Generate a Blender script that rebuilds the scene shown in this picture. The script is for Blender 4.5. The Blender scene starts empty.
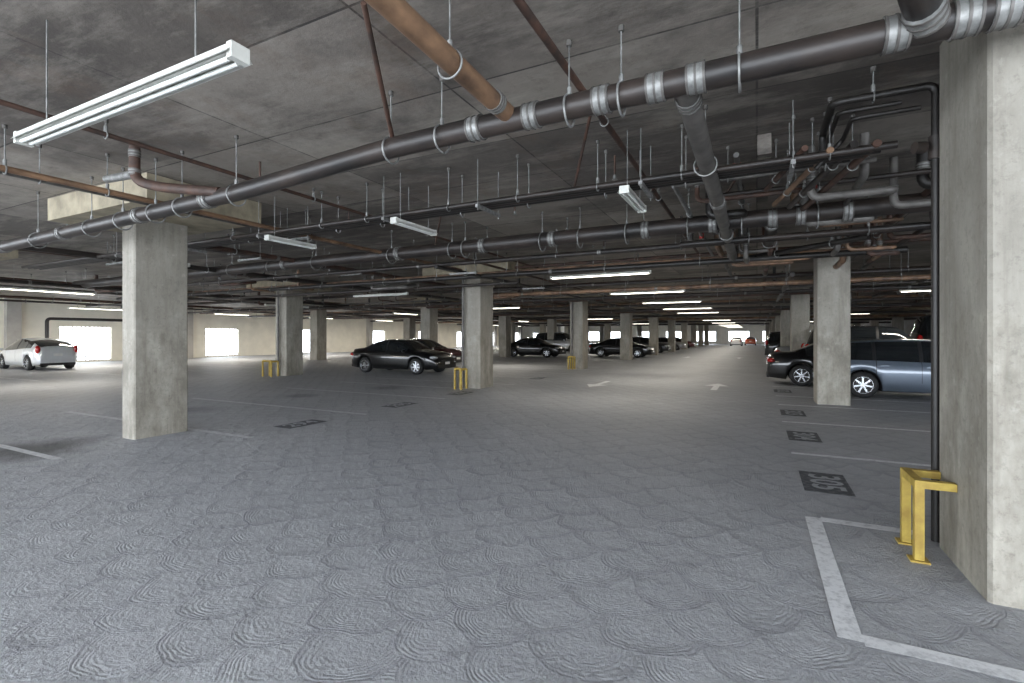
import bpy, math, random
from mathutils import Vector, Matrix
random.seed(7)
sc=bpy.context.scene
COL=sc.collection
CEIL=3.8
# ------------------------------------------------------------ materials
def newmat(name):
    m=bpy.data.materials.new(name); m.use_nodes=True
    nt=m.node_tree; b=nt.nodes['Principled BSDF']
    return m,nt,b
def simple(name,col,rough=.5,metal=0,coat=0,var=0,scale=8,emit=None,es=0,col2=None,bump=0,stretch=(1,1,1),lo=.35,hi=.65):
    m,nt,b=newmat(name)
    b.inputs['Roughness'].default_value=rough; b.inputs['Metallic'].default_value=metal
    b.inputs['Coat Weight'].default_value=coat
    b.inputs['Base Color'].default_value=(*col,1)
    if var or col2:
        tc=nt.nodes.new('ShaderNodeTexCoord'); mp=nt.nodes.new('ShaderNodeMapping'); mp.inputs['Scale'].default_value=stretch
        nt.links.new(tc.outputs['Object'],mp.inputs[0])
        n=nt.nodes.new('ShaderNodeTexNoise'); n.inputs['Scale'].default_value=scale; n.inputs['Detail'].default_value=6; n.inputs['Roughness'].default_value=.6
        nt.links.new(mp.outputs[0],n.inputs['Vector'])
        r=nt.nodes.new('ShaderNodeValToRGB')
        c2=col2 if col2 else tuple(c*(1-var) for c in col)
        r.color_ramp.elements[0].position=lo; r.color_ramp.elements[1].position=hi
        r.color_ramp.elements[0].color=(*c2,1); r.color_ramp.elements[1].color=(*col,1)
        nt.links.new(n.outputs['Fac'],r.inputs[0]); nt.links.new(r.outputs[0],b.inputs['Base Color'])
        if bump:
            bp=nt.nodes.new('ShaderNodeBump'); bp.inputs['Strength'].default_value=bump; bp.inputs['Distance'].default_value=.01
            nt.links.new(n.outputs['Fac'],bp.inputs['Height']); nt.links.new(bp.outputs[0],b.inputs['Normal'])
    if emit:
        b.inputs['Emission Color'].default_value=(*emit,1); b.inputs['Emission Strength'].default_value=es
    return m
class NB:
    def __init__(s,nt): s.nt=nt
    def m(s,op,*a):
        n=s.nt.nodes.new('ShaderNodeMath'); n.operation=op
        for i,x in enumerate(a):
            if isinstance(x,(int,float)): n.inputs[i].default_value=x
            else: s.nt.links.new(x,n.inputs[i])
        return n.outputs[0]
    def noise(s,vec,scale,detail=5,rough=.55):
        n=s.nt.nodes.new('ShaderNodeTexNoise'); n.inputs['Scale'].default_value=scale; n.inputs['Detail'].default_value=detail; n.inputs['Roughness'].default_value=rough
        s.nt.links.new(vec,n.inputs['Vector']); return n.outputs['Fac']
    def mix(s,f,a,b):
        n=s.nt.nodes.new('ShaderNodeMix'); n.data_type='RGBA'
        if isinstance(f,(int,float)): n.inputs[0].default_value=f
        else: s.nt.links.new(f,n.inputs[0])
        for i,x in ((6,a),(7,b)):
            if isinstance(x,tuple): n.inputs[i].default_value=(*x,1)
            else: s.nt.links.new(x,n.inputs[i])
        return n.outputs[2]
    def ramp(s,f,lo,hi):
        n=s.nt.nodes.new('ShaderNodeMapRange'); n.inputs['From Min'].default_value=lo; n.inputs['From Max'].default_value=hi
        s.nt.links.new(f,n.inputs[0]); return n.outputs[0]
    def scale(s,vec,sc_):
        mp=s.nt.nodes.new('ShaderNodeMapping'); mp.inputs['Scale'].default_value=sc_; s.nt.links.new(vec,mp.inputs[0]); return mp.outputs[0]

def floor_mat():
    m,nt,b=newmat('swirl_concrete'); B=NB(nt)
    tc=nt.nodes.new('ShaderNodeTexCoord'); P=tc.outputs['Object']
    sp=nt.nodes.new('ShaderNodeSeparateXYZ'); nt.links.new(P,sp.inputs[0])
    w1=B.m('SUBTRACT',B.noise(P,1.0,3,.55),.5); w2=B.m('SUBTRACT',B.noise(P,1.3,3,.55),.5)
    S=.52
    u=B.m('ADD',B.m('DIVIDE',sp.outputs[0],S),B.m('MULTIPLY',w1,.75)); v=B.m('ADD',B.m('DIVIDE',sp.outputs[1],S*1.05),B.m('MULTIPLY',w2,.75))
    j=B.m('CEIL',B.m('MULTIPLY',v,2.0))
    def cd(jj):
        off=B.m('MULTIPLY',B.m('FLOORED_MODULO',jj,2.0),.5)
        cx=B.m('ADD',B.m('ROUND',B.m('SUBTRACT',u,off)),off)
        dx=B.m('SUBTRACT',u,cx); dy=B.m('SUBTRACT',v,B.m('DIVIDE',jj,2.0))
        return B.m('SQRT',B.m('ADD',B.m('MULTIPLY',dx,dx),B.m('MULTIPLY',dy,dy))),cx
    d1,c1=cd(j); d2,c2=cd(B.m('SUBTRACT',j,1.0))
    sel=B.m('LESS_THAN',d1,.5); ns=B.m('SUBTRACT',1.0,sel)
    def pick(a,c): return B.m('ADD',B.m('MULTIPLY',sel,a),B.m('MULTIPLY',ns,c))
    d=pick(d1,d2); cx=pick(c1,c2); jj=pick(j,B.m('SUBTRACT',j,1.0))
    cb=nt.nodes.new('ShaderNodeCombineXYZ'); nt.links.new(cx,cb.inputs[0]); nt.links.new(jj,cb.inputs[1])
    wn=nt.nodes.new('ShaderNodeTexWhiteNoise'); nt.links.new(cb.outputs[0],wn.inputs['Vector']); rnd=wn.outputs['Value']
    fine=B.noise(P,30,5,.75)
    ring=B.m('SINE',B.m('ADD',B.m('MULTIPLY',d,2*math.pi*S/.023),B.m('ADD',B.m('MULTIPLY',fine,5.5),B.m('MULTIPLY',rnd,6.0))))
    patchy=B.m('MULTIPLY',B.ramp(B.noise(P,4,4,.6),.36,.6),B.ramp(d,.10,.34))
    h=B.m('MULTIPLY',B.m('MULTIPLY',ring,.27),B.m('ADD',B.m('MULTIPLY',patchy,.9),.06))
    edgeamt=B.m('ADD',B.m('MULTIPLY',B.ramp(B.noise(P,1.6,3,.6),.35,.6),.6),.4)
    h=B.m('ADD',h,B.m('MULTIPLY',B.m('POWER',B.m('MULTIPLY',d,2.0),3.0),B.m('MULTIPLY',edgeamt,1.6)))
    h=B.m('ADD',h,B.m('MULTIPLY',fine,2.4))
    h=B.m('ADD',h,B.m('MULTIPLY',B.noise(P,7,4,.6),3.0))
    bp=nt.nodes.new('ShaderNodeBump'); bp.inputs['Strength'].default_value=.8; bp.inputs['Distance'].default_value=.0085
    nt.links.new(h,bp.inputs['Height']); nt.links.new(bp.outputs[0],b.inputs['Normal'])
    big=B.ramp(B.noise(P,.35,5,.6),.3,.7)
    c=B.mix(big,(.285,.293,.315),(.37,.378,.398))
    sp2=B.ramp(B.noise(P,12,7,.85),.38,.62)
    c=B.mix(B.m('MULTIPLY',sp2,.45),c,(.50,.51,.525))
    sp3=B.ramp(B.noise(P,42,5,.85),.5,.7)
    c=B.mix(B.m('MULTIPLY',sp3,.35),c,(.17,.175,.19))
    rdark=B.m('MULTIPLY',B.ramp(ring,.2,-.9),B.m('MULTIPLY',patchy,.13))
    c=B.mix(rdark,c,(.14,.145,.16))
    c=B.mix(B.m('MULTIPLY',rnd,.17),c,(.18,.185,.20))
    edge=B.m('MULTIPLY',B.ramp(d,.36,.52),edgeamt)
    c=B.mix(B.m('MULTIPLY',edge,.42),c,(.14,.145,.158))  # scallop-edge shading painted into the colour, together with dirt caught there
    def stain(cx,cy,r,k):
        dx=B.m('SUBTRACT',sp.outputs[0],cx); dy=B.m('SUBTRACT',sp.outputs[1],cy)
        dd=B.m('SQRT',B.m('ADD',B.m('MULTIPLY',dx,dx),B.m('MULTIPLY',dy,dy)))
        dd=B.m('ADD',dd,B.m('MULTIPLY',w1,1.2))
        n=nt.nodes.new('ShaderNodeMapRange'); n.inputs['From Min'].default_value=r; n.inputs['From Max'].default_value=r*.3
        n.inputs['To Max'].default_value=k
        nt.links.new(dd,n.inputs[0]); return n.outputs[0]
    for cx_,cy,r,k in ((-9.2,3.1,1.05,.85),(-11,6.4,.7,.4),(3.6,6.3,.6,.5),(-11,9.2,.6,.4),(3.3,9.1,.6,.45),(-10.2,11.8,.8,.4)):
        c=B.mix(stain(cx_,cy,r,k),c,(.05,.052,.056))
    nt.links.new(c,b.inputs['Base Color'])
    b.inputs['Roughness'].default_value=.58; b.inputs['Specular IOR Level'].default_value=.42
    return m
def ceil_mat():
    m,nt,b=newmat('formed_concrete_ceiling'); B=NB(nt)
    tc=nt.nodes.new('ShaderNodeTexCoord'); P=tc.outputs['Object']
    br=nt.nodes.new('ShaderNodeTexBrick'); br.offset=0
    br.inputs['Scale'].default_value=1; br.inputs['Brick Width'].default_value=2.44; br.inputs['Row Height'].default_value=1.22
    br.inputs['Mortar Size'].default_value=.010
    br.inputs['Color1'].default_value=(.31,.275,.24,1); br.inputs['Color2'].default_value=(.115,.10,.088,1); br.inputs['Mortar'].default_value=(.04,.036,.032,1)
    nt.links.new(P,br.inputs['Vector'])
    n1=B.ramp(B.noise(P,.45,8,.7),.43,.59)
    c=B.mix(B.m('MULTIPLY',n1,.72),br.outputs['Color'],(.065,.056,.050))
    n2=B.ramp(B.noise(B.scale(P,(.5,1.7,1)),1.5,8,.75),.48,.66)
    c=B.mix(B.m('MULTIPLY',n2,.55),c,(.38,.345,.30))
    n4=B.ramp(B.noise(B.scale(P,(1,.6,1)),.9,7,.75),.54,.68)
    c=B.mix(B.m('MULTIPLY',n4,.35),c,(.16,.10,.065))
    n3=B.ramp(B.noise(P,5,8,.85),.52,.72)
    c=B.mix(B.m('MULTIPLY',n3,.5),c,(.05,.043,.038))
    nt.links.new(c,b.inputs['Base Color']); b.inputs['Roughness'].default_value=.7
    bp=nt.nodes.new('ShaderNodeBump'); bp.inputs['Strength'].default_value=.6; bp.inputs['Distance'].default_value=.012
    nt.links.new(B.m('ADD',B.m('MULTIPLY',br.outputs['Fac'],-1.0),B.noise(P,6,6,.75)),bp.inputs['Height']); nt.links.new(bp.outputs[0],b.inputs['Normal'])
    return m
def column_mat():
    m,nt,b=newmat('column_concrete'); B=NB(nt)
    tc=nt.nodes.new('ShaderNodeTexCoord'); P=tc.outputs['Object']
    sp=nt.nodes.new('ShaderNodeSeparateXYZ'); nt.links.new(P,sp.inputs[0])
    a=B.ramp(B.noise(B.scale(P,(1,1,.45)),2.6,8,.72),.38,.62)
    c=B.mix(a,(.20,.182,.15),(.37,.345,.295))
    lift=B.ramp(B.m('ADD',sp.outputs[2],B.m('MULTIPLY',B.noise(P,1.5,3),.4)),1.88,1.91)
    c=B.mix(B.m('MULTIPLY',lift,.5),c,(.25,.232,.20))
    s=B.ramp(B.noise(P,18,7,.8),.52,.66)
    c=B.mix(B.m('MULTIPLY',s,.6),c,(.12,.108,.09))
    st=B.ramp(B.noise(B.scale(P,(5,5,.35)),2.2,6,.65),.5,.72)
    c=B.mix(B.m('MULTIPLY',st,.5),c,(.15,.135,.11))
    lt=B.ramp(B.noise(P,9,7,.75),.57,.7)
    c=B.mix(B.m('MULTIPLY',lt,.5),c,(.50,.47,.41))
    nt.links.new(c,b.inputs['Base Color']); b.inputs['Roughness'].default_value=.72
    bp=nt.nodes.new('ShaderNodeBump'); bp.inputs['Strength'].default_value=.6; bp.inputs['Distance'].default_value=.010
    nt.links.new(B.noise(P,12,8,.8),bp.inputs['Height']); nt.links.new(bp.outputs[0],b.inputs['Normal'])
    return m
def worn_paint(name,col,base=(.30,.31,.33),lo=.42,hi=.58,sc_=14):
    m,nt,b=newmat(name); B=NB(nt)
    tc=nt.nodes.new('ShaderNodeTexCoord'); f=B.ramp(B.noise(tc.outputs['Object'],sc_,6,.75),lo,hi)
    nt.links.new(B.mix(f,col,base),b.inputs['Base Color']); b.inputs['Roughness'].default_value=.6
    return m
M={}
M['floor']=floor_mat(); M['ceil']=ceil_mat(); M['col']=column_mat()
M['wall']=simple('painted_wall',(.80,.76,.66),.8,var=.12,scale=1.2)
M['wallgray']=simple('concrete_wall',(.42,.40,.37),.85,var=.3,scale=1)
M['cap']=simple('capital_concrete',(.36,.31,.22),.8,var=.45,scale=3)
M['iron']=simple('cast_iron',(.034,.025,.021),.45,.0,col2=(.011,.0095,.009),scale=3,bump=.25,stretch=(.6,1.5,1.5))
M['black']=simple('black_steel_pipe',(.020,.017,.015),.45,.1,var=.5,scale=5)
M['rust']=simple('rusty_pipe',(.085,.042,.028),.65,.0,col2=(.030,.019,.015),scale=5)
M['tan']=simple('tan_stained_pipe',(.24,.14,.08),.5,.0,col2=(.065,.038,.025),scale=4,stretch=(1,.6,1))
M['galv']=simple('galvanized_steel',(.30,.30,.29),.5,.45,var=.5,scale=14)
M['grayp']=simple('grey_conduit',(.14,.13,.12),.5,.2,var=.5,scale=5)
M['yellow']=simple('yellow_paint',(.48,.35,.07),.6,col2=(.32,.21,.04),scale=9)
M['white']=simple('white_enamel',(.58,.58,.54),.45,var=.15)
M['lens']=simple('fluorescent_tube_lit',(1,1,.95),.4,emit=(1,.94,.80),es=7,var=.02)
M['lensoff']=simple('fluorescent_tube_off',(.68,.69,.66),.25,var=.03)
M['line']=worn_paint('worn_white_line',(.70,.71,.73),base=(.38,.39,.41),lo=.47,hi=.70)
M['linefaint']=worn_paint('faded_white_line',(.60,.61,.63),base=(.34,.35,.37),lo=.42,hi=.64)
M['stencil']=worn_paint('dark_stencil_paint',(.065,.07,.08),lo=.5,hi=.75)
M['num']=worn_paint('number_paint',(.38,.40,.42),base=(.2,.21,.23),lo=.5,hi=.75)
M['redv']=simple('red_valve',(.4,.03,.02),.4,var=.2)
M['tire']=simple('tire_rubber',(.018,.018,.019),.8,var=.2,scale=20)
M['rim']=simple('alloy_rim',(.5,.51,.53),.25,.9,var=.1)
M['glass']=simple('car_glass',(.012,.014,.016),.06,0,coat=.6,var=.1)
M['dark']=simple('black_plastic',(.012,.012,.013),.55,var=.2)
M['red']=simple('tail_lens',(.35,.012,.012),.2,coat=.5,var=.15)
M['head']=simple('head_lens',(.55,.58,.6),.12,.4,coat=.5,var=.1)
M['plate']=simple('plate_white',(.7,.7,.68),.5,var=.1)
M['bars']=simple('steel_gate_bars',(.30,.29,.27),.5,.2,var=.2)
# ------------------------------------------------------------ mesh builder
class MB:
    def __init__(s): s.v=[]; s.f=[]; s.mi=[]; s.mats=[]; s.sm=[]
    def mat(s,m):
        if m not in s.mats: s.mats.append(m)
        return s.mats.index(m)
    def add(s,vs,fs,m,smooth=False):
        o=len(s.v); s.v+= [tuple(x) for x in vs]; k=s.mat(m)
        for f in fs: s.f.append(tuple(i+o for i in f)); s.mi.append(k); s.sm.append(smooth)
    def box(s,a,b,m,rot=None,ctr=None):
        x0,y0,z0=a; x1,y1,z1=b
        vs=[Vector(p) for p in ((x0,y0,z0),(x1,y0,z0),(x1,y1,z0),(x0,y1,z0),(x0,y0,z1),(x1,y0,z1),(x1,y1,z1),(x0,y1,z1))]
        if rot is not None:
            c=Vector(ctr); vs=[rot@(p-c)+c for p in vs]
        s.add(vs,[(3,2,1,0),(4,5,6,7),(0,1,5,4),(1,2,6,5),(2,3,7,6),(3,0,4,7)],m)
    def tube(s,path,r,m,n=12,cap=True):
        path=[Vector(p) for p in path]; rings=[]; up=None
        for i,p in enumerate(path):
            if i==0: t=path[1]-p
            elif i==len(path)-1: t=p-path[i-1]
            else: t=(path[i+1]-p).normalized()+(p-path[i-1]).normalized()
            t.normalize()
            if up is None:
                up=Vector((0,0,1)) if abs(t.z)<.9 else Vector((1,0,0))
            up=(up-t*up.dot(t)); 
            if up.length<1e-4: up=Vector((1,0,0)) if abs(t.x)<.9 else Vector((0,1,0)); up=(up-t*up.dot(t))
            up.normalize(); sd=t.cross(up)
            rings.append([p+r*(math.cos(2*math.pi*k/n)*up+math.sin(2*math.pi*k/n)*sd) for k in range(n)])
        vs=[q for R in rings for q in R]; fs=[]
        for i in range(len(rings)-1):
            for k in range(n):
                fs.append((i*n+k,i*n+(k+1)%n,(i+1)*n+(k+1)%n,(i+1)*n+k))
        s.add(vs,fs,m,True)
        if cap:
            s.add(rings[0],[tuple(range(n))],m); s.add(rings[-1],[tuple(reversed(range(n)))],m)
    def torus(s,c,axis,R,r,m,n=20,k=6,a0=0,a1=2*math.pi):
        c=Vector(c); axis=Vector(axis).normalized(); u=Vector((0,0,1)) if abs(axis.z)<.9 else Vector((1,0,0)); u=(u-axis*u.dot(axis)).normalized(); w=axis.cross(u)
        s.tube([c+R*(math.cos(a0+(a1-a0)*i/n)*u+math.sin(a0+(a1-a0)*i/n)*w) for i in range(n+1)],r,m,k,False)
    def ell(s,c,rad,m,nu=14,nv=8):
        vs=[];fs=[]
        for i in range(nv+1):
            th=math.pi*i/nv
            for k in range(nu):
                ph=2*math.pi*k/nu
                vs.append((c[0]+rad[0]*math.sin(th)*math.cos(ph),c[1]+rad[1]*math.sin(th)*math.sin(ph),c[2]+rad[2]*math.cos(th)))
        for i in range(nv):
            for k in range(nu): fs.append((i*nu+k,(i+1)*nu+k,(i+1)*nu+(k+1)%nu,i*nu+(k+1)%nu))
        s.add(vs,fs,m,True)
    def obj(s,name,parent=None,loc=(0,0,0)):
        me=bpy.data.meshes.new(name); me.from_pydata(s.v,[],s.f)
        for m in s.mats: me.materials.append(m)
        me.polygons.foreach_set('material_index',s.mi); me.polygons.foreach_set('use_smooth',s.sm)
        me.update()
        o=bpy.data.objects.new(name,me); COL.objects.link(o); o.location=loc
        if parent: o.parent=parent
        return o
def rpath(pts,rad=.12,n=5):
    pts=[Vector(p) for p in pts]; out=[pts[0]]
    for i in range(1,len(pts)-1):
        a=(pts[i-1]-pts[i]); b=(pts[i+1]-pts[i]); r=min(rad,a.length*.45,b.length*.45)
        A=pts[i]+a.normalized()*r; Bp=pts[i]+b.normalized()*r
        for k in range(n+1):
            t=k/n; out.append((1-t)**2*A+2*t*(1-t)*pts[i]+t*t*Bp)
    out.append(pts[-1]); return out
# ------------------------------------------------------------ shell
X0,X1,Y0,Y1=-37.0,16.0,-5.0,106.0
b=MB(); b.box((X0-.3,Y0,-.2),(X1+.3,Y1+.3,0),M['floor']); b.obj('floor')
b=MB(); b.box((X0-.3,Y0,CEIL),(X1+.3,Y1+.3,CEIL+.3),M['ceil']); b.obj('ceiling')
# left wall with grille openings
b=MB(); g=MB(); y=Y0; W=M['wall']
ops=[(4.0,6.6)]+[(14.0+9*i-(.4*i if i else 0),16.6+9*i-(.4*i if i else 0)) for i in range(10)]
for (a,c) in ops:
    b.box((X0-.25,y,0),(X0,a,CEIL),W); b.box((X0-.25,a,2.15),(X0,c,CEIL),W); b.box((X0-.25,a,0),(X0,c,.12),W)
    n=12
    for k in range(n+1):
        yy=a+(c-a)*k/n; g.box((X0-.14,yy-.022,.12),(X0-.11,yy+.022,2.15),M['bars'])
    g.box((X0-.15,a,1.95),(X0-.1,c,2.0),M['bars']); g.box((X0-.15,a,.3),(X0-.1,c,.35),M['bars'])
    y=c
b.box((X0-.25,y,0),(X0,Y1,CEIL),W)
for i in range(11):
    yy=11.6+9.3*i; b.box((X0,yy,0),(X0+.35,yy+.6,CEIL),M['wallgray'])
b.obj('wall_left'); g.obj('window_grilles')
b=MB(); x=X0
for i in range(9):
    a=X0+2+6*i; c=a+3.6
    if a>X1-4: break
    b.box((x,Y1,0),(a,Y1+.25,CEIL),W); b.box((a,Y1,2.5),(c,Y1+.25,CEIL),W); b.box((a,Y1,0),(c,Y1+.25,.6),W); x=c
b.box((x,Y1,0),(X1,Y1+.25,CEIL),W); b.obj('wall_far')
b=MB(); y=3.0
b.box((X1,y,0),(X1+.25,Y1,CEIL),M['wallgray']); b.obj('wall_right')
# ------------------------------------------------------------ columns
def column(xf,yn,wx=.65,wy=.82,cap=True,side=1,capw=1.5):
    b=MB(); c=.02
    x0,x1=(xf-wx,xf) if side>0 else (xf,xf+wx); y0,y1=yn,yn+wy
    ring=[(x0+c,y0),(x1-c,y0),(x1,y0+c),(x1,y1-c),(x1-c,y1),(x0+c,y1),(x0,y1-c),(x0,y0+c)]
    n=8; top=3.45 if cap else CEIL
    b.add([(p[0],p[1],0) for p in ring]+[(p[0],p[1],top) for p in ring],[(i,(i+1)%n,(i+1)%n+n,i+n) for i in range(n)]+[tuple(range(n,2*n))],M['col'])
    if cap:
        cx=(x0+x1)/2; cy=(y0+y1)/2
        b.box((cx-capw,cy-.85,3.45),(cx+capw,cy+.85,CEIL),M['cap'])
    return b.obj('concrete_column')
column(-8.58,4.15,.36,.8,capw=1.42)
for i in range(9): column(-7.5,12.85+9.75*i)
for i in range(10): column(-16.85,3.9+9.6*i)
for i in range(10): column(-25.9,3.9+9.6*i)
column(1.24,3.9,.8,.9,False,-1)
for i in range(9): column(1.26,13.5+9.65*i,.66,.82,False,-1)
for i in range(8): column(10.5,13.5+9.65*i,.66,.82,True,-1)
# ------------------------------------------------------------ floor markings
def quad(b,x0,y0,x1,y1,m,z=.004): b.add([(x0,y0,z),(x1,y0,z),(x1,y1,z),(x0,y1,z)],[(0,1,2,3)],m)
b=MB()
def stall_lines():
    w=.055
    quad(b,.38,3.1,.50,5.05,M['line']); quad(b,.50,4.96,1.2,5.08,M['line']); quad(b,.50,3.07,2.6,3.18,M['line'])
    quad(b,1.36,4.98,1.9,5.08,M['line'])
    for y in (7.7,10.45,):
        quad(b,.42,y-w,6,y+w,M['line'])
    for base in [13.0+9.65*i for i in range(8)]:
        quad(b,.44,base-w,6,base+w,M['line'])
        for k in (1.9,4.6,7.2): quad(b,.44,base+k-w,6,base+k+w,M['line'])
    for y in (5.05,7.6,10.4): quad(b,-13,y-w,-7.1,y+w,M['linefaint'])
    quad(b,-13,3.0,-8.1,3.1,M['linefaint']);
    for base in [12.6+9.75*i for i in range(8)]:
        for k in (0,1.8,4.5,7.1): quad(b,-13,base+k-w,-7.1,base+k+w,M['linefaint'])
    for Xs in (-27.5,-33.5):
        for k in range(24): quad(b,Xs,2.5+2.75*k,Xs+5,2.6+2.75*k,M['linefaint'])
stall_lines(); b.obj('parking_stall_lines')
def arrow(x,y,s=1):
    b=MB(); z=.005
    b.add([(x-.09,y,z),(x+.09,y,z),(x+.09,y+s*1.3,z),(x-.09,y+s*1.3,z)],[(0,1,2,3)],M['line'])
    b.add([(x-.36,y+s*1.3,z),(x+.36,y+s*1.3,z),(x,y+s*2.2,z)],[(0,1,2)],M['line'])
    b.obj('painted_arrow')
arrow(-1.15,15.6); arrow(-4.7,17.0,-1); arrow(-1.15,38); arrow(-4.7,40,-1)
def label(x,y,txt,side):
    b=MB(); quad(b,x-.22,y-.42,x+.22,y+.42,M['stencil'],.005); o=b.obj('stall_number_marking')
    cu=bpy.data.curves.new('digits','FONT'); cu.body=txt; cu.size=.42; cu.align_x='CENTER'; cu.align_y='CENTER'
    cu.materials.append(M['num']); cu.offset=.008
    t=bpy.data.objects.new('digits',cu); COL.objects.link(t); t.parent=o; t.location=(x,y,.009)
    t.rotation_euler=(0,0,-math.pi/2 if side>0 else math.pi/2)
for i,y in enumerate((6.3,9.05,11.7,16.2)): label(.66,y,str(305-i),1)
for i,y in enumerate((6.25,9.0,11.6,17)): label(-7.4,y,str(294+i),-1)
# ------------------------------------------------------------ pipes
RT=CEIL-.004
def pipe(name,pts,r,mat,hang=None,coup=None,ax=None,rad=None,n=14,ringmat=None):
    b=MB(); b.tube(rpath(pts,rad if rad else r*2.2),r,M[mat],n)
    rm=M['galv']
    d=(Vector(pts[1])-Vector(pts[0])).normalized() if ax is None else Vector(ax)
    for p in (hang or []):
        p=Vector(p); R=r*1.28
        b.torus(p-Vector((0,0,R-r)),d,R,.006+.03*r,rm,22,6)
        b.tube([p+Vector((0,0,r+.0)),(p.x,p.y,RT)],.006,rm,6)
        b.tube([(p.x,p.y,RT-.04),(p.x,p.y,RT)],.022,M['grayp'],8)
        b.tube([p+Vector((0,0,r)),p+Vector((0,0,r+.06))],.018,rm,6)
    for p in (coup or []):
        p=Vector(p); L=.06 if r>.07 else .04
        b.tube([p-d*L,p+d*L],r*1.1,rm,n)
        for q in (-L+.008,0,L-.008): b.tube([p+d*(q-.007),p+d*(q+.007)],r*1.16,M['grayp'],n)
    return b.obj(name)
Z=3.3
def zm(x):
    pts=[(-16,2.97),(-5.1,3.165),(-2.9,3.29),(4,3.33)]
    for (a,za),(c,zc) in zip(pts,pts[1:]):
        if x<=c: return za+(zc-za)*(x-a)/(c-a)
    return 3.33
xs_h=[-.1,-.86,-1.25,-2.39,-2.94,-5.1,-6.1,-6.65,-7.4,-8.2,-9.8,-12,-14]; xs_c=[1.16,1.0,.70,-.36,-.62,-1.0,-1.55,-2.05,-5.6,-7.0,-9,-11]
pipe('cast_iron_drain_pipe',[(4,3.45,3.33),(-2.9,3.45,3.29),(-5.1,3.45,3.165),(-16,3.45,2.97)],.088,'iron',[(x,3.45,zm(x)) for x in xs_h],[(x,3.45,zm(x)) for x in xs_c],rad=.3)
pipe('cast_iron_branch_pipe',[(-1.74,3.45,Z+.03),(-1.74,-1.5,Z+.12)],.070,'tan',[(-1.74,2.6,Z+.04)],[(-1.74,3.2,Z+.04)],n=14)
pipe('cast_iron_branch_pipe',[(-.44,3.45,Z),(-.44,12.0,Z-.1),(-.44,12.3,Z+.4)],.08,'grayp',[(-.44,y,Z-.05) for y in (5,8.5,11)],[(-.44,3.72,Z),(-.44,6.6,Z-.03)])
pipe('cast_iron_branch_pipe',[(.85,3.45,Z+.02),(.70,3.1,Z+.1),(.55,2.3,Z+.42)],.085,'iron',[],[(.81,3.35,Z+.03)],ax=(-.35,-.85,.2))
# second drain pipe
xs=[.75,-.2,-.95,-1.9,-2.7,-3.4,-5,-5.3,-6.8,-9,-10.5,-12]
pipe('cast_iron_drain_pipe',[(2.2,8.0,Z+.02),(-20,8.0,Z-.02)],.125,'iron',[(x,8,Z) for x in xs],[(x,8,Z) for x in (1.1,.55,.2,-.6,-1.6,-3.2,-4.6,-6.6,-10)])
pipe('cast_iron_branch_pipe',[(.2,8.0,Z),(.2,14,Z+.1)],.09,'iron',[(.2,10,Z+.03)],[(.2,8.4,Z)])
# bundle
for k in range(4):
    pipe('black_steel_pipe',[(1.1-.1*k,5.35+.11*k,3.28+.01*k),(-16,5.35+.11*k,3.28)],.034,'black' if k%2 else 'iron',[(x,5.35+.11*k,3.28) for x in (.6,-.7,-1.6,-2.6,-3.6,-5,-5.9,-8)] if k in (0,3) else [],n=8)
# longitudinal pipes
pipe('sprinkler_pipe',[(-1.31,-1,3.66),(-1.31,13,3.66)],.03,'rust',[(-1.31,y,3.66) for y in (2,4.6,7.5,10.5)],n=10)
pipe('sprinkler_pipe',[(-5.9,-1,3.64),(-5.9,14,3.64)],.026,'rust',[(-5.9,y,3.64) for y in (2.6,5.2,8)],n=10)
pipe('copper_pipe',[(-7.0,-1,3.34),(-7.0,4.2,3.34),(-7.0,11,3.34)],.035,'tan',[(-7.0,y,3.34) for y in (1.2,2.2,3.1,6,9)],n=10)
pipe('conduit',[(-7.35,-1,3.38),(-7.35,9,3.38)],.022,'grayp',[(-7.35,y,3.38) for y in (1.5,2.6,6.4)],n=8)
pipe('seismic_brace',[(-2.92,3.45,3.36),(-2.3,2.43,RT-.02)],.02,'rust',n=8)
pipe('seismic_brace',[(-1.9,5.4,3.3),(-1.4,4.5,RT-.02)],.016,'rust',n=8)
pipe('seismic_brace',[(-.7,8.1,3.35),(-.2,7.2,RT-.02)],.016,'rust',n=8)
pipe('seismic_brace',[(-5.8,8.1,3.3),(-5.0,7.2,RT-.02)],.016,'rust',n=8)
pipe('drain_trap_pipe',[(-6.3,3.05,RT),(-6.3,3.05,3.36),(-6.0,3.15,3.27),(-5.35,3.42,3.2)],.055,'rust',[],[(-6.3,3.05,3.66),(-6.3,3.05,3.45)],ax=(0,0,1),rad=.13)
pipe('drain_trap_pipe',[(-6.9,3.05,3.46),(-6.3,3.05,3.43)],.045,'galv',n=10)
# riser at right column + header
pipe('fire_standpipe_riser',[(1.25,4.9,0),(1.25,4.9,3.56),(.57,4.9,3.56),(.57,5.6,3.56),(.57,5.6,3.35),(.2,5.6,3.35)],.032,'black',[(.85,4.9,3.56)],ax=(1,0,0),rad=.07,n=10)
pipe('steel_pipe',[(1.05,4.98,3.50),(.62,4.98,3.50),(.62,5.9,3.50)],.02,'black',n=8,rad=.06)
pipe('steel_pipe',[(1.18,5.0,3.44),(.72,5.0,3.44),(.72,5.5,3.44),(.5,5.5,3.2)],.02,'black',n=8,rad=.06)
b=MB(); b.tube([(1.25,4.9,2.98),(1.25,4.9,3.16)],.05,M['iron'],12); b.tube([(1.17,4.86,3.07),(1.1,4.83,3.07)],.045,M['iron'],12)
b.obj('gate_valve')
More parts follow.
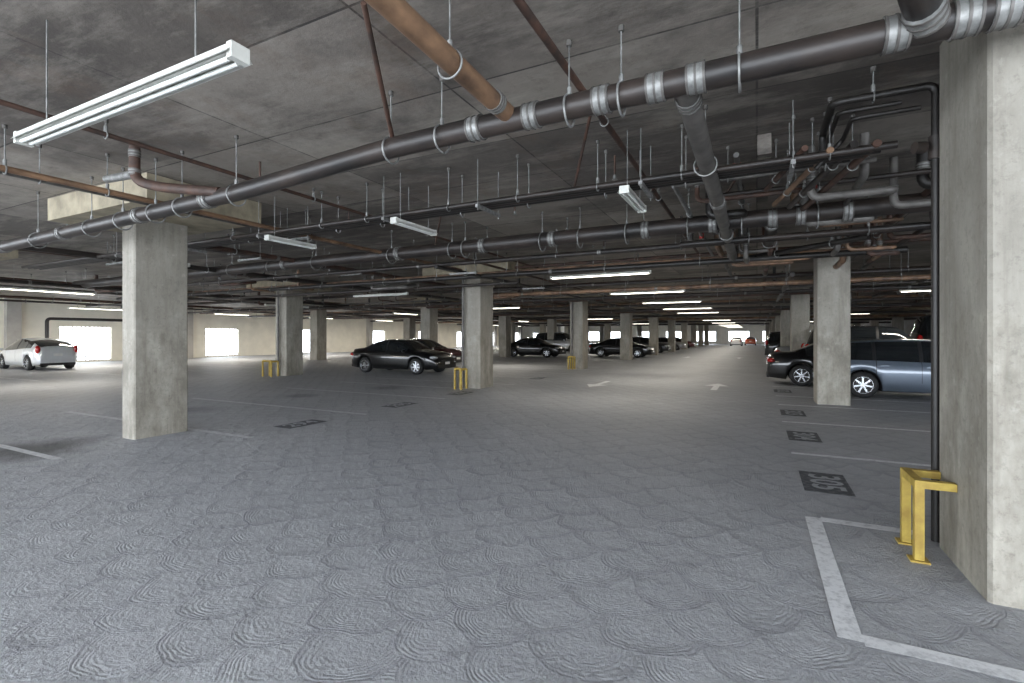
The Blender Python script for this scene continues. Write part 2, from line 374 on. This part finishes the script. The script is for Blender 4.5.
# right cluster
for k,(x0,y0,z0,x1,y1,z1,r,mt) in enumerate([
 (.95,5.3,3.3,.55,7.6,3.3,.035,'rust'),(.78,5.3,3.32,.38,7.4,3.3,.035,'iron'),(.60,5.3,3.3,.2,7.2,3.3,.03,'tan'),(.40,5.3,3.35,0.1,6.6,3.35,.03,'rust'),
 (1.1,6.2,3.42,-.9,6.2,3.42,.028,'grayp'),(2.6,7.0,3.45,-.5,7.0,3.45,.03,'iron'),(-.2,5.8,3.55,-.2,14,3.55,.03,'grayp'),
 (-2.2,8.6,3.5,-.6,9.6,3.5,.05,'grayp'),(-2.2,8.6,3.5,-6,8.6,3.5,.05,'grayp'),(-.9,6.2,3.42,-.9,12,3.42,.028,'galv'),(2.4,9,3.2,-1.2,9,3.2,.05,'iron'),
 (1.9,5.2,3.4,1.9,13,3.4,.04,'rust'),(2.5,5.2,3.4,2.5,20,3.4,.04,'iron'),(1.6,9.6,3.2,-.2,11.2,3.2,.05,'black')]):
    pipe('steel_pipe',[(x0,y0,z0),(x1,y1,z1)],r,mt,[(x0+(x1-x0)*f,y0+(y1-y0)*f,z0+(z1-z0)*f) for f in (.25,.7)],n=10)
for (x,y,z) in ((-.2,6.2,3.5),(.62,7.0,3.45),(-.9,9.5,3.42),(.2,9.9,3.35)):
    b=MB(); b.tube([(x,y,z-.05),(x,y,z+.05)],.04,M['redv'],10); b.torus((x,y,z+.07),(0,0,1),.05,.01,M['redv'],14,6); b.obj('valve_handwheel')
# trapeze hangers (two rods and a strut channel)
def trapeze(x,y,z,w,along='Y'):
    b=MB(); g=M['galv']
    if along=='X':
        b.box((x-w/2,y-.02,z-.02),(x+w/2,y+.02,z+.02),g); e=[(x-w/2+.03,y),(x+w/2-.03,y)]
    else:
        b.box((x-.02,y-w/2,z-.02),(x+.02,y+w/2,z+.02),g); e=[(x,y-w/2+.03),(x,y+w/2-.03)]
    for (a,c) in e: b.tube([(a,c,z-.05),(a,c,RT)],.006,g,6)
    b.obj('trapeze_pipe_hanger')
for x in (.3,-1.1,-3.1,-4.6,-7.2,-9.5,-11.5): trapeze(x,5.52,3.215,.6)
for (x,y) in ((-7.17,2.0),(-7.17,5.9),(-9.9,7.0),(-9.9,10.0),(-6.25,9.9),(-6.25,14),(-13.2,6),(-13.2,9.5)): trapeze(x,y,3.09 if x==-6.25 else 3.27,.75,'X')
# mid/far cross pipes
cross=[(9.4,3.25,.05,'iron',-22,4),(10.3,3.4,.035,'rust',-20,5),(11.0,3.15,.06,'black',-24,2.4),(11.5,3.3,.03,'tan',-20,2),
(12.2,3.5,.04,'rust',-6,9),(12.4,3.1,.045,'iron',-30,-6),(14.8,3.0,.06,'tan',-9,15),(15.3,3.25,.05,'iron',-33,12),(16.3,3.4,.035,'rust',-33,12),(18.9,3.1,.06,'iron',-33,10),(19.4,3.3,.04,'grayp',-33,12),
(21,3.2,.06,'rust',-35,12),(24.6,3.1,.06,'iron',-35,13),(26,3.3,.05,'tan',-35,13),(29,3.1,.07,'iron',-35,13),(30.8,3.1,.07,'rust',-35,13),(38,3.1,.08,'iron',-35,13),(45,3.1,.08,'tan',-35,13),(54,3.1,.09,'iron',-35,13),(66,3.1,.1,'iron',-35,13)]
for (y,z,r,mt,xa,xb) in cross:
    hx=[xa+1+i*2.2+random.uniform(-.3,.3) for i in range(int((xb-xa-1)/2.2))]
    pipe('overhead_pipe',[(xb,y,z),(xa,y,z)],r,mt,[(x,y,z) for x in hx if abs(x+8)>.1] if y<30 else [],[(x+.9,y,z) for x in hx[::2]] if r>.045 and y<25 else [],n=10)
longi=[(-9.6,3.35,.05,'rust',5.6,60),(-10.2,3.4,.035,'grayp',5.6,60),(-12.5,3.3,.06,'iron',2,50),(-14,3.45,.035,'rust',3,70),(-6.4,3.15,.045,'black',9,60),(-6.1,3.4,.03,'rust',9,60),(-19.5,3.2,.06,'iron',0,70),(-21,3.4,.04,'rust',0,70),(-23,3.3,.05,'grayp',0,70),(-29,3.3,.06,'rust',0,70),(-32,3.3,.05,'iron',5,70),
(.2,3.3,.05,'rust',14,80),(.8,3.15,.06,'iron',14.2,80),(-.7,3.4,.04,'grayp',13,80),(4.5,3.3,.06,'iron',9,70),(7,3.3,.05,'rust',6,70)]
for (x,z,r,mt,ya,yb) in longi:
    hy=[ya+1+i*2.4+random.uniform(-.3,.3) for i in range(min(12,int((yb-ya-1)/2.4)))]
    pipe('overhead_pipe',[(x,ya,z),(x,yb,z)],r,mt,[(x,y,z) for y in hy],[(x,y+1,z) for y in hy[::2]] if r>.045 else [],n=10)
# small drops and offsets
def blocked(x,y):
    for cx,cy in [(-7.8,13.3),(-7.8,23),(-17.2,4.3),(-17.2,13.9),(-17.2,23.5),(1.6,13.9),(1.6,23.5)]:
        if abs(x-cx)<2.4 and abs(y-cy)<2.2: return True
    if -6.8<x<-1.8: return True
    if -.6<x<.35 and y<9: return True
    return False
i=0
while i<84:
    if i<52: x=random.uniform(-22,8); y=random.uniform(9,30)
    else: x=random.uniform(-1.2,3.2); y=random.uniform(6.2,12.8)
    if blocked(x,y): continue
    i+=1
    z=random.choice((3.1,3.2,3.35)); L=random.uniform(.4,1.3)
    if random.random()<.5: pts=[(x,y,RT),(x,y,z),(x+L,y,z),(x+L,y+.5,z+.1)]
    else: pts=[(x,y,RT),(x,y,z),(x,y+L,z)]
    pipe('drain_drop_pipe',pts,random.choice((.03,.045,.06)),random.choice(('iron','rust','black','tan','grayp','grayp')),[],[(x,y,z+.22)],ax=(0,0,1),rad=.1,n=10)
for (x,y) in ((-3.4,6.9),(-8,7),(-3.0,10.5),(-10.8,4.2),(-6.4,6.4),(-1.55,5.9),(-5.6,4.1)):
    b=MB(); b.tube([(x,y,RT),(x,y,3.55)],.014,M['rust'],8); b.tube([(x,y,3.56),(x,y,3.52)],.022,M['galv'],8); b.tube([(x,y,3.51),(x,y,3.505)],.035,M['galv'],10); b.obj('sprinkler_head')
# wall pipe at far left
pipe('wall_drain_pipe',[(-36.4,13.2,0),(-36.4,13.2,2.6),(-36.4,17.2,2.6)],.09,'black',n=10,rad=.2)
# ceiling downstand fin
b=MB(); b.box((.0,6.0,3.58),(.14,8.3,CEIL),M['ceil']); b.obj('ceiling_fin_beam')
# ------------------------------------------------------------ light fixtures
def fixture(x,y,L,along,z=3.1,lit=False,power=40):
    b=MB(); h=L/2
    def bx(l0,l1,w0,w1,z0,z1,m):
        if along=='X': b.box((x+l0,y+w0,z0),(x+l1,y+w1,z1),m)
        else: b.box((x+w0,y+l0,z0),(x+w1,y+l1,z1),m)
    bx(-h,h,-.045,.045,z,z+.045,M['white'])
    for s in (-1,1):
        if along=='X': vs=[(x-h,y+s*.04,z+.03),(x+h,y+s*.04,z+.03),(x+h,y+s*.072,z-.012),(x-h,y+s*.072,z-.012)]
        else: vs=[(x+s*.04,y-h,z+.03),(x+s*.04,y+h,z+.03),(x+s*.072,y+h,z-.012),(x+s*.072,y-h,z-.012)]
        b.add(vs,[(0,1,2,3)],M['white'])
        lm=M['lens'] if lit else M['lensoff']
        if along=='X': b.tube([(x-h+.05,y+s*.025,z-.018),(x+h-.05,y+s*.025,z-.018)],.013,lm,10)
        else: b.tube([(x+s*.025,y-h+.05,z-.018),(x+s*.025,y+h-.05,z-.018)],.013,lm,10)
    for e in (-1,1):
        l=e*(h-.01); bx(l-.02,l+.02,-.05,.05,z-.03,z+.05,M['white'])
        l=e*(h*.7)
        if along=='X': b.tube([(x+l,y,z+.04),(x+l,y,RT)],.005,M['galv'],6)
        else: b.tube([(x,y+l,z+.04),(x,y+l,RT)],.005,M['galv'],6)
    o=b.obj('fluorescent_strip_light')
    if lit and power:
        li=bpy.data.lights.new('fluorescent_lamp','AREA'); li.shape='RECTANGLE'; li.size=L; li.size_y=.12; li.energy=power; li.color=(1,.93,.80)
        lo=bpy.data.objects.new('fluorescent_lamp',li); COL.objects.link(lo); lo.location=(x,y,z-.05); lo.parent=o
        if along=='Y': lo.rotation_euler=(0,0,math.pi/2)
fixture(-3.56,1.6,2.44,'X',3.02)
for x in (-1.24,-4.3,-6.8,-11): fixture(x,5.9 if x==-11 else 5.55,.9,'Y',3.12)
fixture(-3.6,12.1,2.6,'X',3.14,True,55)
for i in range(15): fixture(-3.5,17.6+5.6*i,2.6,'X',3.14,True,85)
for i in range(7): fixture(-12,13.5+9*i,2.44,'X',3.05,i%2==1,110)
for i in range(7): fixture(-20.5,7.5+9*i,2.44,'Y',3.05,i%2==0,130)
for i in range(9): fixture(-31.5,6+7.5*i,2.44,'Y',3.05,True,260)  # row of lit strips added to brighten the left wall
for i in range(6): fixture(5.5,20.5+9.6*i,2.44,'X',3.1,i%2==0,110)
# ------------------------------------------------------------ guards
def guard(x0,x1,y0,y1,h=.65,r=.028):
    b=MB(); m=M['yellow']
    for y in (y0,y1):
        b.box((x0-r,y-r,0),(x0+r,y+r,h),m); b.box((x0-r*2,y-r*2,0),(x0+r*2,y+r*2,.012),m)
    b.box((x0-r,y0-r,h),(x0+r,y1+r,h+2*r),m)
    for y in (y0,y1): b.box((min(x0,x1),y-r*.99,h+.001),(max(x0,x1),y+r*.99,h+2*r-.001),m)
    return b.obj('yellow_pipe_guard')
guard(1.03,1.235,4.42,4.76,.52)
def guard2(x,y,w=.35,h=.62):
    b=MB(); r=.035; m=M['yellow']
    for xx in (x-w,x): b.tube([(xx,y,0),(xx,y,h)],r,m,12)
    b.tube(rpath([(x-w,y,h-.1),(x-w,y,h),(x,y,h),(x,y,h-.1)],.06),r,m,12)
    for xx in (x-w,x): b.tube(rpath([(xx,y,h-.02),(xx,y+.3,h-.02),(xx,y+.3,0)],.05),r,m,12)
    b.obj('yellow_pipe_guard')
guard2(-7.9,12.4,.22); guard2(-16.95,12.9,.5); guard2(-7.85,22.15,.22)
for (x,y) in ((-8.05,12.75),(-17.2,13.4),(-8.0,22.5)):
    pipe('downspout_pipe',[(x,y,0),(x,y,3.4)],.04,'grayp',n=10)
# ------------------------------------------------------------ cars
def interp(pts,x):
    if x<=pts[0][0]: return pts[0][1]
    for i in range(len(pts)-1):
        if x<=pts[i+1][0]:
            p0=pts[max(0,i-1)]; p1=pts[i]; p2=pts[i+1]; p3=pts[min(len(pts)-1,i+2)]
            h=p2[0]-p1[0]; t=(x-p1[0])/h
            m1=(p2[1]-p0[1])/max(1e-6,p2[0]-p0[0])*h; m2=(p3[1]-p1[1])/max(1e-6,p3[0]-p1[0])*h
            s=(p2[1]-p1[1]); 
            m1=max(min(m1,abs(s)*2.2),-abs(s)*2.2); m2=max(min(m2,abs(s)*2.2),-abs(s)*2.2)
            return (2*t**3-3*t*t+1)*p1[1]+(t**3-2*t*t+t)*m1+(-2*t**3+3*t*t)*p2[1]+(t**3-t*t)*m2
    return pts[-1][1]
T={
'sedan':dict(L=4.7,W=1.82,top=[(-2.35,.62),(-2.3,.92),(-2.1,1.04),(-1.6,1.08),(-.85,1.38),(-.2,1.45),(.3,1.42),(1.15,1.0),(1.7,.93),(2.1,.82),(2.3,.68),(2.35,.5)],
  belt=[(-2.35,.58),(-2.2,.9),(-1.6,.98),(0,.93),(1.1,.90),(1.8,.82),(2.2,.68),(2.35,.47)],wr=(-1.52,-.9),ws=(.38,1.12),side=(-1.25,.92),pil=[-.22],fw=1.38,rw=-1.38,doors=[.78,-.22,-1.1]),
'hatch':dict(L=4.46,W=1.74,top=[(-2.23,.6),(-2.18,1.0),(-2.1,1.12),(-1.5,1.33),(-.6,1.47),(0,1.5),(.4,1.46),(1.45,.98),(1.85,.88),(2.12,.74),(2.23,.5)],
  belt=[(-2.23,.56),(-2.12,.98),(-1.6,1.04),(0,.95),(1.3,.88),(1.9,.76),(2.12,.64),(2.23,.46)],wr=(-2.12,-1.2),ws=(.5,1.4),side=(-1.65,1.15),pil=[-.25,-1.15],fw=1.32,rw=-1.38,doors=[.85,-.25,-1.15]),
'wagon':dict(L=4.75,W=1.83,top=[(-2.37,.62),(-2.33,1.0),(-2.22,1.12),(-1.85,1.42),(-1.2,1.48),(-.2,1.5),(.35,1.46),(1.2,1.02),(1.75,.95),(2.15,.83),(2.32,.68),(2.37,.5)],
  belt=[(-2.37,.58),(-2.27,.94),(-1.7,.98),(0,.94),(1.1,.92),(1.8,.84),(2.2,.68),(2.37,.47)],wr=(-2.24,-1.88),ws=(.42,1.16),side=(-1.98,.98),pil=[-.2,-1.15],fw=1.42,rw=-1.4,doors=[.82,-.2,-1.12]),
'suv':dict(L=5.0,W=1.98,top=[(-2.5,.7),(-2.47,1.15),(-2.38,1.3),(-2.15,1.82),(-1.6,1.92),(-.4,1.95),(.35,1.9),(1.05,1.28),(1.5,1.22),(2.2,1.14),(2.45,.98),(2.5,.7)],
  belt=[(-2.5,.68),(-2.42,1.12),(-1.9,1.2),(0,1.18),(1.0,1.15),(1.8,1.1),(2.35,.95),(2.5,.66)],wr=(-2.37,-2.15),ws=(.42,1.02),side=(-2.15,.85),pil=[-.25,-1.25],fw=1.55,rw=-1.5,doors=[.72,-.25,-1.2]),
}
PM={}
def paint(col):
    if col not in PM: PM[col]=simple('car_paint_%d'%len(PM),col,.28,.35,coat=1,var=.05)
    return PM[col]
def car(kind,x,y,heading,col,name='car',zs=1.0):
    t=T[kind]; L=t['L']; W=t['W']/2; P=paint(col); e=bpy.data.objects.new(name,None); COL.objects.link(e); e.location=(x,y,0); e.rotation_euler=(0,0,heading)
    R=.335 if kind!='suv' else .39; Ra=R+.055
    N=96; xs=[-L/2+L*i/N for i in range(N+1)]
    for dx in t['doors']: xs+=[dx-.008,dx+.008]
    for q in (t['wr']+t['ws']+t['side']): xs.append(q)
    for q in t['pil']: xs+=[q-.04,q+.04]
    for wx in (t['fw'],t['rw']): xs+=[wx-Ra+.001,wx+Ra-.001]
    xs=sorted(set(round(q,4) for q in xs)); b=MB(); rings=[]
    for q in xs:
        zt=interp(t['top'],q)*zs; zb=interp(t['belt'],q)*zs; zb=min(zb,zt-.02)
        g=max(0,min(1,(zt-zb)/.45)); en=abs(q)/(L/2)
        pw=W*(1-.10*en**4-.16*en**14)
        wt=(W-.10)*(1-g)+(W-.30)*g; wt*=pw/W; wb=pw-.07
        low=.2+.06*max(0,(en-.75)/.25)
        ar=low
        for wx in (t['fw'],t['rw']):
            dx=abs(q-wx)
            if dx<Ra: ar=max(ar,R+math.sqrt(Ra*Ra-dx*dx))
        arched=ar>low+.001
        z5=zb-.07; z6=min(.66*(1 if kind!='suv' else 1.25),zb-.14); z7=.42
        z6=max(z6,ar+.03) ; z6=min(z6,z5-.01); z7=max(min(z7,z6-.03),ar+.015); z7=min(z7,z6-.004)
        pts=[(0,zt+.02*(1 if g<.5 else 1.2)),(.55*wt,zt+.008),(wt,zt-.035*(.4+.6*g)),(wt*.5+wb*.5+.025*g,(zt-.035+zb)/2),(wb,zb),(pw-.012,z5),(pw,z6),(pw-.012,z7),(pw-.045,ar if ar<z7 else z7-.003),(pw-.07,ar if ar<z7 else z7-.003),(0,ar if not arched else ar)]
        ring=[(q,p[0],p[1]) for p in pts]+[(q,-p[0],p[1]) for p in reversed(pts[1:-1])]
        rings.append(ring)
    n=len(rings[0]); vs=[v for r in rings for v in r]
    groups={}
    def put(m,f): groups.setdefault(m,[]).append(f)
    for i in range(len(xs)-1):
        xm=(xs[i]+xs[i+1])/2; thin=(xs[i+1]-xs[i])<.0165 and any(abs(xm-dx)<.004 for dx in t['doors'])
        zt=interp(t['top'],xm); zb=interp(t['belt'],xm)
        for k in range(n):
            j=k if k<10 else n-1-k
            f=(i*n+k,i*n+(k+1)%n,(i+1)*n+(k+1)%n,(i+1)*n+k); m=P
            if j in (0,1) and (t['wr'][0]<xm<t['wr'][1] or t['ws'][0]<xm<t['ws'][1]): m=M['glass']
            elif j in (2,3) and t['side'][0]<xm<t['side'][1] and zt-zb>.1:
                m=M['glass']
                if any(abs(xm-q)<.04 for q in t['pil']): m=M['dark']
            elif j>=8: m=M['dark']
            elif j in (4,5,6) and thin: m=M['dark']
            elif j==7: m=P if j<7 else (M['dark'] if kind=='suv' else P)
            put(m,f)
    for m,fs in groups.items():
        k=b.mat(m)
    o=len(b.v); b.v+=vs
    for m,fs in groups.items():
        k=b.mat(m)
        for f in fs: b.f.append(tuple(reversed(f))); b.mi.append(k); b.sm.append(True)
    for ri,rev in ((0,False),(len(rings)-1,True)):
        base=ri*n
        for k in range(10):
            a=base+k; c=base+k+1; d_=base+((n-k-1)%n); e_=base+((n-k)%n)
            f=[a,c,d_,e_] if k<9 else [a,c,d_]
            f=list(dict.fromkeys(f))
            if k==0: f=[a,c,base+n-1]
            if len(f)<3: continue
            if rev: f=f[::-1]
            b.f.append(tuple(f)); b.mi.append(b.mat(P)); b.sm.append(False)
    b.obj('body',e)
    d=MB(); h=L/2; zl=interp(t['belt'],h-.25)*zs
    for s in (-1,1):
        d.ell((h-.22,s*(W-.24),zl-.03),(.19,.17,.075),M['head'])
        zr=interp(t['belt'],-h+.15)*zs
        if kind in ('suv','wagon','hatch'): d.ell((-h+.12,s*(W-.17),zr-.02),(.10,.10,.19),M['red'])
        else: d.ell((-h+.13,s*(W-.26),zr-.1),(.14,.2,.085),M['red'])
        d.ell((t['ws'][1]-.28,s*(W+.07),interp(t['belt'],t['ws'][1]-.2)*zs+.07),(.07,.11,.065),P)
        for dx in t['doors'][1:]: d.box((dx+.09,s*(W-.005)-.012,interp(t['belt'],dx)*zs-.14),(dx+.25,s*(W-.005)+.012,interp(t['belt'],dx)*zs-.115),P)
    d.box((h-.04,-.42,.48 if kind!='suv' else .7),(h+.02,.42,.60 if kind!='suv' else .92),M['dark'])
    d.box((h-.08,-.6,.26),(h+.015,.6,.38),M['dark'])
    d.box((h+.015,-.16,.42),(h+.03,.16,.52),M['plate'])
    d.box((-h-.02,-.16,.66),(-h+.03,.16,.78),M['plate'])
    d.box((-h-.01,-.65,.24),(-h+.06,.65,.34),M['dark'])
    d.box((t['rw']+Ra+.02,-W+.25,.17),(t['fw']-Ra-.02,W-.25,.3),M['dark'])
    d.box((t['rw']-.03,-W+.2,R-.03),(t['rw']+.03,W-.2,R+.03),M['dark']); d.box((t['fw']-.03,-W+.2,R-.03),(t['fw']+.03,W-.2,R+.03),M['dark'])
    d.obj('trim_and_lights',e)
    k=0
    for wx in (t['fw'],t['rw']):
        for s in (-1,1):
            k+=1; w=MB(); yo=s*(W-.02); ww=.22
            prof=[(R*.62,0),(R*.66,.012),(R*.94,.005),(R,-.03),(R,-ww+.03),(R*.94,-ww),(R*.5,-ww)]
            n2=28; vs=[];fs=[]
            for a in range(n2):
                c,sn=math.cos(2*math.pi*a/n2),math.sin(2*math.pi*a/n2)
                for (r,yy) in prof: vs.append((wx+r*c,yo+s*yy,R+r*sn))
            m_=len(prof)
            for a in range(n2):
                for q in range(m_-1): fs.append((a*m_+q,((a+1)%n2)*m_+q,((a+1)%n2)*m_+q+1,a*m_+q+1))
            w.add(vs,fs,M['tire'],True)
            w.torus((wx,yo,R),(0,1,0),R*.64,.014,M['rim'],28,6)
            w.tube([(wx,yo-s*.07,R),(wx,yo-s*.06,R)],R*.63,M['dark'],24)
            w.tube([(wx,yo-s*.06,R),(wx,yo-s*.005,R)],R*.15,M['rim'],14)
            for a in range(7):
                rt=Matrix.Rotation(2*math.pi*a/7,3,'Y'); c0=(wx,yo,R)
                w.box((wx-.022,yo-s*.04-.012,R+.03),(wx+.022,yo-s*.04+.022,R+R*.64),M['rim'],rt,c0)
            w.obj('wheel_%d'%k,e)
    return e
BK=(.006,.006,.007); 
car('hatch',-31.7,11.1,math.pi,(.62,.64,.66))
car('sedan',-14.0,17.2,0,BK)
car('sedan',-15.9,21.0,0,(.03,.006,.008))
car('sedan',-15.3,34.4,0,BK)
car('suv',-16.5,43.2,0,(.35,.36,.37))
car('sedan',-9.2,37.0,0,BK)
car('wagon',-9.6,47,0,(.02,.022,.025)); car('sedan',-9.4,57,0,(.3,.3,.31)); car('sedan',-9.4,66,0,(.1,.02,.02)); 
car('wagon',3.85,16.25,0,(.13,.16,.205))
car('sedan',2.65,18.95,0,BK)
car('suv',4.05,22.0,0,(.008,.009,.01))
car('suv',8.2,25.6,0,(.01,.012,.014),'cargo_van',1.3)
for (k,x,y,c) in (('sedan',3.2,29.5,(.2,.2,.21)),('suv',3.0,40,BK),('sedan',3.1,49,(.4,.4,.42)),('wagon',3.1,60,(.25,.03,.02)),('sedan',3.2,72,(.5,.5,.5)),('sedan',-3,88,(.6,.6,.6)),('sedan',-1,94,(.45,.1,.05))):
    car(k,x,y,0 if y<80 else math.pi/2,c)
# ------------------------------------------------------------ world & portal
w=bpy.data.worlds.new('daylight'); sc.world=w; w.use_nodes=True
bg=w.node_tree.nodes['Background']; bg.inputs[0].default_value=(.85,.92,1,1); bg.inputs[1].default_value=10.0
def portal(loc,rot,sx,sy):
    li=bpy.data.lights.new('daylight_portal','AREA'); li.shape='RECTANGLE'; li.size=sx; li.size_y=sy; li.cycles.is_portal=True
    o=bpy.data.objects.new('daylight_portal',li); COL.objects.link(o); o.location=loc; o.rotation_euler=rot
portal(((X0+X1)/2,Y0,CEIL/2),(math.pi/2,0,math.pi),X1-X0,CEIL)
portal((X1,-1.0,CEIL/2),(math.pi/2,0,math.pi/2),8,CEIL)
# ------------------------------------------------------------ camera
cam=bpy.data.cameras.new('camera'); co=bpy.data.objects.new('camera',cam); COL.objects.link(co)
co.location=(0,0,1.6); co.rotation_euler=(math.pi/2,0,math.atan(.5)); cam.sensor_width=36; cam.lens=490/1024*36; cam.shift_y=-5.5/1024
cam.clip_end=400
sc.camera=co
sc.view_settings.view_transform='Standard'; sc.view_settings.exposure=0
